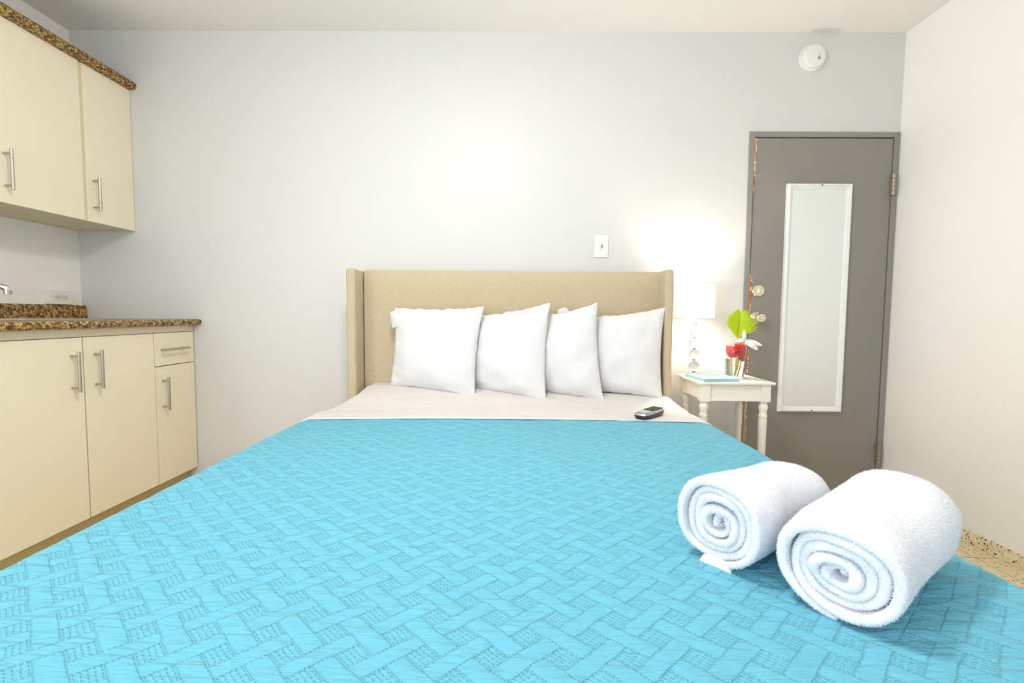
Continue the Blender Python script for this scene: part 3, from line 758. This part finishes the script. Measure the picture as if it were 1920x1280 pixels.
# ------------------------------------------------------------------ picture frame lying on the nightstand
def onT(p, z): return Vector((p[0], p[1], z))
pc = [Vector((.896, 2.405, 0)), Vector((.915, 2.205, 0)), Vector((1.096, 2.222, 0)), Vector((1.088, 2.405, 0))]
cen = sum(pc, Vector()) / 4
pf = thing('picture_frame', (cen.x, cen.y, TZ + .001), 'pale aqua picture frame lying flat on the nightstand', 'picture frame')
def shrink(k): return [cen + (p - cen) * k for p in pc]
fm = MB(); A0_, A1_ = shrink(1.0), shrink(.72)
P = [[onT(a, TZ + .001), onT(a, TZ + .015), onT(b, TZ + .015), onT(b, TZ + .001)] for a, b in zip(A0_, A1_)]; P.append(P[0])
fm.grid([[tuple(p) for p in r] for r in P]); obj('frame_border', fm, 'aqua', pf, bevel=.001)
obj('frame_card', MB().prism(shrink(.73), lambda p: onT(p, TZ + .003), lambda p: onT(p, TZ + .008)), 'paper', pf)

# ------------------------------------------------------------------ vase
VX, VY = 1.137, 2.365
vz = TZ + .0005
tagv = thing('glass_vase', (VX, VY, vz), 'clear tapered glass vase of flowers on the nightstand by the lamp', 'vase')
gp = [(.0, 0), (.040, 0), (.0425, .003), (.058, .186), (.0585, .188), (.0565, .188), (.041, .010), (.0, .008)]
obj('vase_body', MB().lathe(gp, (VX, VY, vz), 48, 'Z', False), 'glass', tagv)
obj('water', MB().lathe([(0, .0085), (.0402, .0105), (.0478, .100), (0, .100)], (VX, VY, vz), 40, 'Z', False), 'water', tagv)
def bloom(name, c, r, mat, label, seed, petals=9, up=(0, 0, 1), cat='flower', layers=3, stem_to=None, open_=.9):
    rd = random.Random(seed); mb = MB(); c = Vector(c)
    u = Vector(up).normalized(); e1 = u.orthogonal().normalized(); e2 = u.cross(e1)
    for L_ in range(layers):
        k = petals - L_ * 2
        for p in range(k):
            a = 2 * PI * (p + .4 * L_) / k + rd.uniform(-.2, .2); rr = r * (1 - .22 * L_) * rd.uniform(.85, 1.1)
            d = e1 * math.cos(a) + e2 * math.sin(a); sdv = u.cross(d)
            G_ = []
            for i in range(6):
                t = i / 5; w_ = math.sin(PI * min(1, .12 + t * .80)) * rr * .36
                lift = (t ** 1.6) * rr * (.35 + .28 * L_) * open_ * 1.1 + .1 * rr * L_
                G_.append([tuple(c + d * (t * rr * (1 - .16 * L_)) + sdv * w_ * s_ + u * (lift + .12 * rr * s_ * s_)) for s_ in (-1, -.5, 0, .5, 1)])
            for row in G_:
                for i_, p_ in enumerate(row):
                    if p_[2] < vz + .19:
                        lim = .040 + .0145 * (p_[2] - vz) / .186 - .002; dx, dy = p_[0] - VX, p_[1] - VY; rr_ = math.hypot(dx, dy)
                        if rr_ > lim: row[i_] = (VX + dx * lim / rr_, VY + dy * lim / rr_, p_[2])
            mb.grid(G_)
    o = obj(name, mb, mat, origin=c, fixn=False, sharp=180)
    md = o.modifiers.new('thick', 'SOLIDIFY'); md.thickness = .0008
    tag(o, label, cat)
    if stem_to:
        obj('stem', MB().tube([c, (c + Vector(stem_to)) / 2 + Vector((.004, 0, 0)), stem_to], .0022, 8), 'stem', o)
    return o
bloom('red_flower', (VX + .012, VY - .018, vz + .140), .043, 'red', 'large red blossom inside the glass vase', 3, 11, (0.1, -1, .35), stem_to=(VX + .002, VY + .002, vz + .015))
bloom('red_flower', (VX + .026, VY + .012, vz + .118), .034, 'red', 'smaller red blossom low inside the glass vase on the right', 4, 10, (.4, -1, .2), stem_to=(VX + .012, VY + .004, vz + .015))
bloom('pink_flower', (VX - .026, VY - .006, vz + .134), .038, 'pink', 'pink blossom on the left inside the glass vase', 5, 10, (-.4, -1, .4), stem_to=(VX - .012, VY - .004, vz + .016))
# white flower: long narrow petals leaning over the rim
wf = MB(); wc = Vector((1.165, 2.330, .893))
for (dx, dy, dz, L_, w_) in ((1, -.2, -.08, .080, .014), (.75, -.45, -.40, .064, .015), (-.15, 0, 1, .056, .012), (-.9, -.2, .15, .052, .013), (-.45, -.5, .5, .035, .010), (.3, -.6, -.1, .052, .015)):
    d = Vector((dx, dy, dz)).normalized(); sdv = d.cross(Vector((0, -1, .3))).normalized()
    G_ = []
    for i in range(9):
        t = i / 8; ww = w_ * (math.sin(PI * (.06 + .90 * t)) ** .6); bend = Vector((0, -.004, -.014)) * t * t if dz < .5 else Vector((.004, 0, 0)) * t
        G_.append([tuple(wc + d * t * L_ + sdv * ww * s_ + bend + Vector((0, -.004, .002)) * (1 - s_ * s_)) for s_ in (-1, -.5, 0, .5, 1)])
    wf.grid(G_)
wfo = obj('white_flower', wf, 'whitepetal', origin=wc, fixn=False, sharp=180)
md = wfo.modifiers.new('thick', 'SOLIDIFY'); md.thickness = .0012
tag(wfo, 'white flower with long petals leaning over the vase rim', 'flower')
obj('stem', MB().tube([wc, (1.150, 2.345, .86), (1.135, 2.362, vz + .02)], .0024, 8), 'stem', wfo)
# palm leaf: two combs of pleated leaflets on one rib
pb, pt = Vector((1.150, 2.372, .905)), Vector((1.163, 2.380, 1.040))
lf = MB(); NL = 16
def leaflet(base, ang, Lm, w_, dy=-.10, droop=.010):
    d = Vector((math.cos(ang), dy, math.sin(ang))).normalized(); nrm = Vector((0, -1, 0)); sdv = d.cross(nrm).normalized(); pts_ = []
    for k in range(6):
        q_ = k / 5; ww = w_ * (1 - .7 * max(0, q_ - .7) / .3) * (.7 + .3 * min(1, q_ * 4))
        c_ = base + d * Lm * q_ + Vector((0, 0, -droop * q_ * q_))
        pts_.append([tuple(c_ - sdv * ww), tuple(c_ + nrm * .0020), tuple(c_ + sdv * ww)])
    lf.grid(pts_)
for i in range(NL):
    t = i / (NL - 1); base = pb.lerp(pt, .02 + .86 * t)
    leaflet(base, math.radians(30 + 30 * t), .040 + .082 * (1 - t) ** .75 * (.80 + .20 * min(1, t * 5)), .0050, -.16)
    leaflet(base, math.radians(180 - 50 - 22 * t), .036 + .088 * (1 - t) ** .8 * (.80 + .20 * min(1, t * 5)), .0056, -.10, .004)
for a_ in (78, 92, 104): leaflet(pt - Vector((0, 0, .02)), math.radians(a_), .030, .0040)
lfo = obj('palm_leaf', lf, 'leaf', origin=pb, fixn=False, sharp=180)
md = lfo.modifiers.new('thick', 'SOLIDIFY'); md.thickness = .0006
tag(lfo, 'lime green fan of palm leaflets standing up in the vase', 'leaf')
obj('rib', MB().tube([pt, pb, (1.140, 2.368, vz + .02)], [.0010, .002, .0022], 8), 'stem', lfo)

# ------------------------------------------------------------------ rolled towels
def towel(x, y, ang, L, w0, w1, h0, h1, turns, seed, cw, label, tail, core=1.0):
    ax = Vector((math.cos(ang), math.sin(ang), 0)); sd_ = Vector((ax.y, -ax.x, 0)); up = Vector((0, 0, 1))
    zb = ZT + .0045; NS = int(turns * 72); mb = MB(); rings = []; mark = []
    th_end = math.radians(252 if cw else 272)
    total = turns * 2 * PI
    tk = 1.0 / (turns + .35)                         # radial fraction per turn
    def section(fr, th, s):                          # point in (right, up) at axial fraction s
        w_ = w0 + (w1 - w0) * s; h_ = h0 + (h1 - h0) * s
        asp = 1 + (core - 1) * (1 - fr)
        c_, s_ = math.cos(th), math.sin(th); e = 2 / 2.25
        px = w_ * fr * math.copysign(abs(c_) ** e, c_); pz = h_ * fr * asp * math.copysign(abs(s_) ** e, s_)
        return px, h_ + pz - h_ * .10 * (1 - fr)
    body = 16
    for i in range(NS + 1):
        u = i / NS; phi = total * u
        th = th_end - (total - phi) * (-1 if cw else 1)
        fr_o = .10 + .90 * (phi / total) ** .93 + tk * .42 * noise.noise(Vector((phi * .42, seed * 3.0, 4.0))) * min(1, (1 - phi / total) * 4)
        fr_i = max(.012, fr_o - tk * (.90 + .10 * noise.noise(Vector((phi * .6, seed + 9.0, 0)))))
        front = .020 * (1 - fr_o) * (.4 + .6 * math.sin(phi * .31 + seed)) + .016 * noise.noise(Vector((phi * .55, seed, 0))) - .004 * fr_o
        loop = []
        nb = 8
        rr = (fr_o - fr_i) * .5 * (w0 + h0) * .5
        # outer side front->back
        for k in range(body + 1): loop.append((fr_o, rr * .9 / L + (1 - 1.8 * rr / L) * k / body))
        for k in range(1, nb): a = PI * k / nb; loop.append(((fr_o + fr_i) / 2 + (fr_o - fr_i) / 2 * math.cos(a), 1 - rr * .9 / L + rr * .9 / L * math.sin(a)))
        for k in range(body, -1, -4): loop.append((fr_i, rr * .9 / L + (1 - 1.8 * rr / L) * k / body))
        for k in range(1, nb): a = PI * k / nb; loop.append(((fr_o + fr_i) / 2 - (fr_o - fr_i) / 2 * math.cos(a), rr * .9 / L - rr * .9 / L * math.sin(a)))
        row = []
        for (fr, s) in loop:
            px, pz = section(fr, th, s)
            if tail and u > 1 - .055:                # the loose end lies out on the bed
                tt = (u - (1 - .055)) / .055; px += (-1 if cw else 1) * .010 * tt * tt; pz = pz * (1 - .3 * tt) + .002 * tt
            nz = noise.noise(Vector((px * 9 + seed, pz * 9, s * 3))) * .0075 + noise.noise(Vector((px * 40, pz * 40 + seed, s * 14))) * .0012
            k = 1 + nz / max(.03, math.hypot(px, pz - h0)); 
            px, pz = px * k, max(.0005, h0 + (pz - h0) * k)
            # the towel sinks a touch where it is pressed together
            p = Vector((x, y, zb)) + ax * (front * max(0, 1 - s * 2) + L * s) + sd_ * px + up * pz
            row.append(tuple(p))
        rings.append(row)
    mb.grid(rings, wrap=True)
    m_ = len(rings[0]); mb.f.append(tuple(range(m_ - 1, -1, -1))); mb.f.append(tuple(NS * m_ + j for j in range(m_)))
    V = np.array(rings).reshape(NS + 1, m_, 3)
    # terry pile
    r2 = np.random.default_rng(seed * 10 + 1); cand = []
    fe = body + nb + len(range(body, -1, -4)) + 0
    blades_v = []; 
    def quad_samples(i, j, cnt, L0):
        j2 = (j + 1) % m_
        a, b, c, d = V[i, j], V[i, j2], V[i + 1, j2], V[i + 1, j]
        nrm = np.cross(b - a, d - a); ln = np.linalg.norm(nrm)
        if ln < 1e-12: return
        nrm = nrm / ln
        k = cnt * ln; k = int(k) + (r2.random() < k - int(k))
        for _ in range(k):
            s, t = r2.random(2); p = (a * (1 - s) + b * s) * (1 - t) + (d * (1 - s) + c * s) * t
            blades_v.append((p, nrm))
    i_out = int(NS * (1 - 1.02 / turns))
    for i in range(NS):
        if i >= i_out:
            for j in range(0, body): quad_samples(i, j, 260000, 0)
        for j in range(fe - 1, m_): quad_samples(i, j, 620000, 0)
        if i >= i_out:
            for j in range(body, body + nb): quad_samples(i, j, 260000, 0)
    # orient outwards: the sweep has one winding
    ci = V[NS // 2].mean(0)
    cen_axis = np.array([x, y, zb + h0]) + np.array(ax) * L / 2
    P0 = np.array([b_[0] for b_ in blades_v]); N0 = np.array([b_[1] for b_ in blades_v])
    chk = ((P0 - cen_axis) * N0).sum(1)
    if chk.mean() < 0: N0 = -N0
    n_ = len(P0); Ld = r2.uniform(.0012, .0034, n_)[:, None]; jit = r2.normal(0, .60, (n_, 3)); D = N0 + jit; D /= np.linalg.norm(D, axis=1)[:, None]
    sidev = np.cross(D, r2.normal(0, 1, (n_, 3))); sidev /= np.linalg.norm(sidev, axis=1)[:, None]
    bw = .00048
    T3 = np.stack([P0 - sidev * bw - N0 * .0006, P0 + sidev * bw - N0 * .0006, P0 + D * Ld], 1).reshape(-1, 3)
    low = T3[:, 2] < zb - .002; T3[low, 2] = zb - .002
    base_n = len(mb.v)
    print('towel blades', n_)
    o = obj('rolled_towel', mb, 'terry', origin=(x + ax.x * L / 2, y + ax.y * L / 2, zb), fixn=True, sharp=180)
    pile = bpy.data.meshes.new('terry_pile')
    org = np.array(ORG[o.name]); pile.from_pydata((T3 - org).tolist(), [], np.arange(n_ * 3).reshape(-1, 3).tolist())
    pile.materials.append(MAT['terry']); po = bpy.data.objects.new('terry_pile', pile); COL.objects.link(po); po.parent = o; po['kind'] = 'stuff'; ORG[po.name] = ORG[o.name]
    tag(o, label, 'towel', 'rolled white towels on the quilt')
    return o
towel(.347, .764, math.radians(39.8), .31, .078, .084, .080, .063, 5.3, 1, True, 'rolled white bath towel farther from the camera, behind the other roll', False)
far = bpy.data.objects['rolled_towel']
cr = MB(); rr_ = random.Random(3); G_ = []
a_ = math.radians(39.8); axv = Vector((math.cos(a_), math.sin(a_), 0)); sdv = Vector((axv.y, -axv.x, 0)); c0 = Vector((.344, .755, ZT + .0035))
for i in range(15):
    row = []
    for j in range(15):
        u_, v_ = i / 14 * 2 - 1, j / 14 * 2 - 1
        w_ = (1 - .25 * v_)
        p = c0 + sdv * (-.004 + .024 * u_ * w_) + axv * (.020 + .018 * v_) + Vector((0, 0, .018 * max(0, (1 - u_ ** 4) * (1 - v_ ** 4)) ** .5 + .003 * noise.noise(Vector((u_ * 2, v_ * 2, 3)))))
        row.append(tuple(p))
    G_.append(row)
cr.grid(G_); obj('towel_corner', cr, 'terry', far, sharp=180)
towel(.455, .628, math.radians(36.5), .30, .087, .089, .073, .082, 4.9, 2, False, 'rolled white bath towel nearest the camera on the quilt corner', False, core=.8)
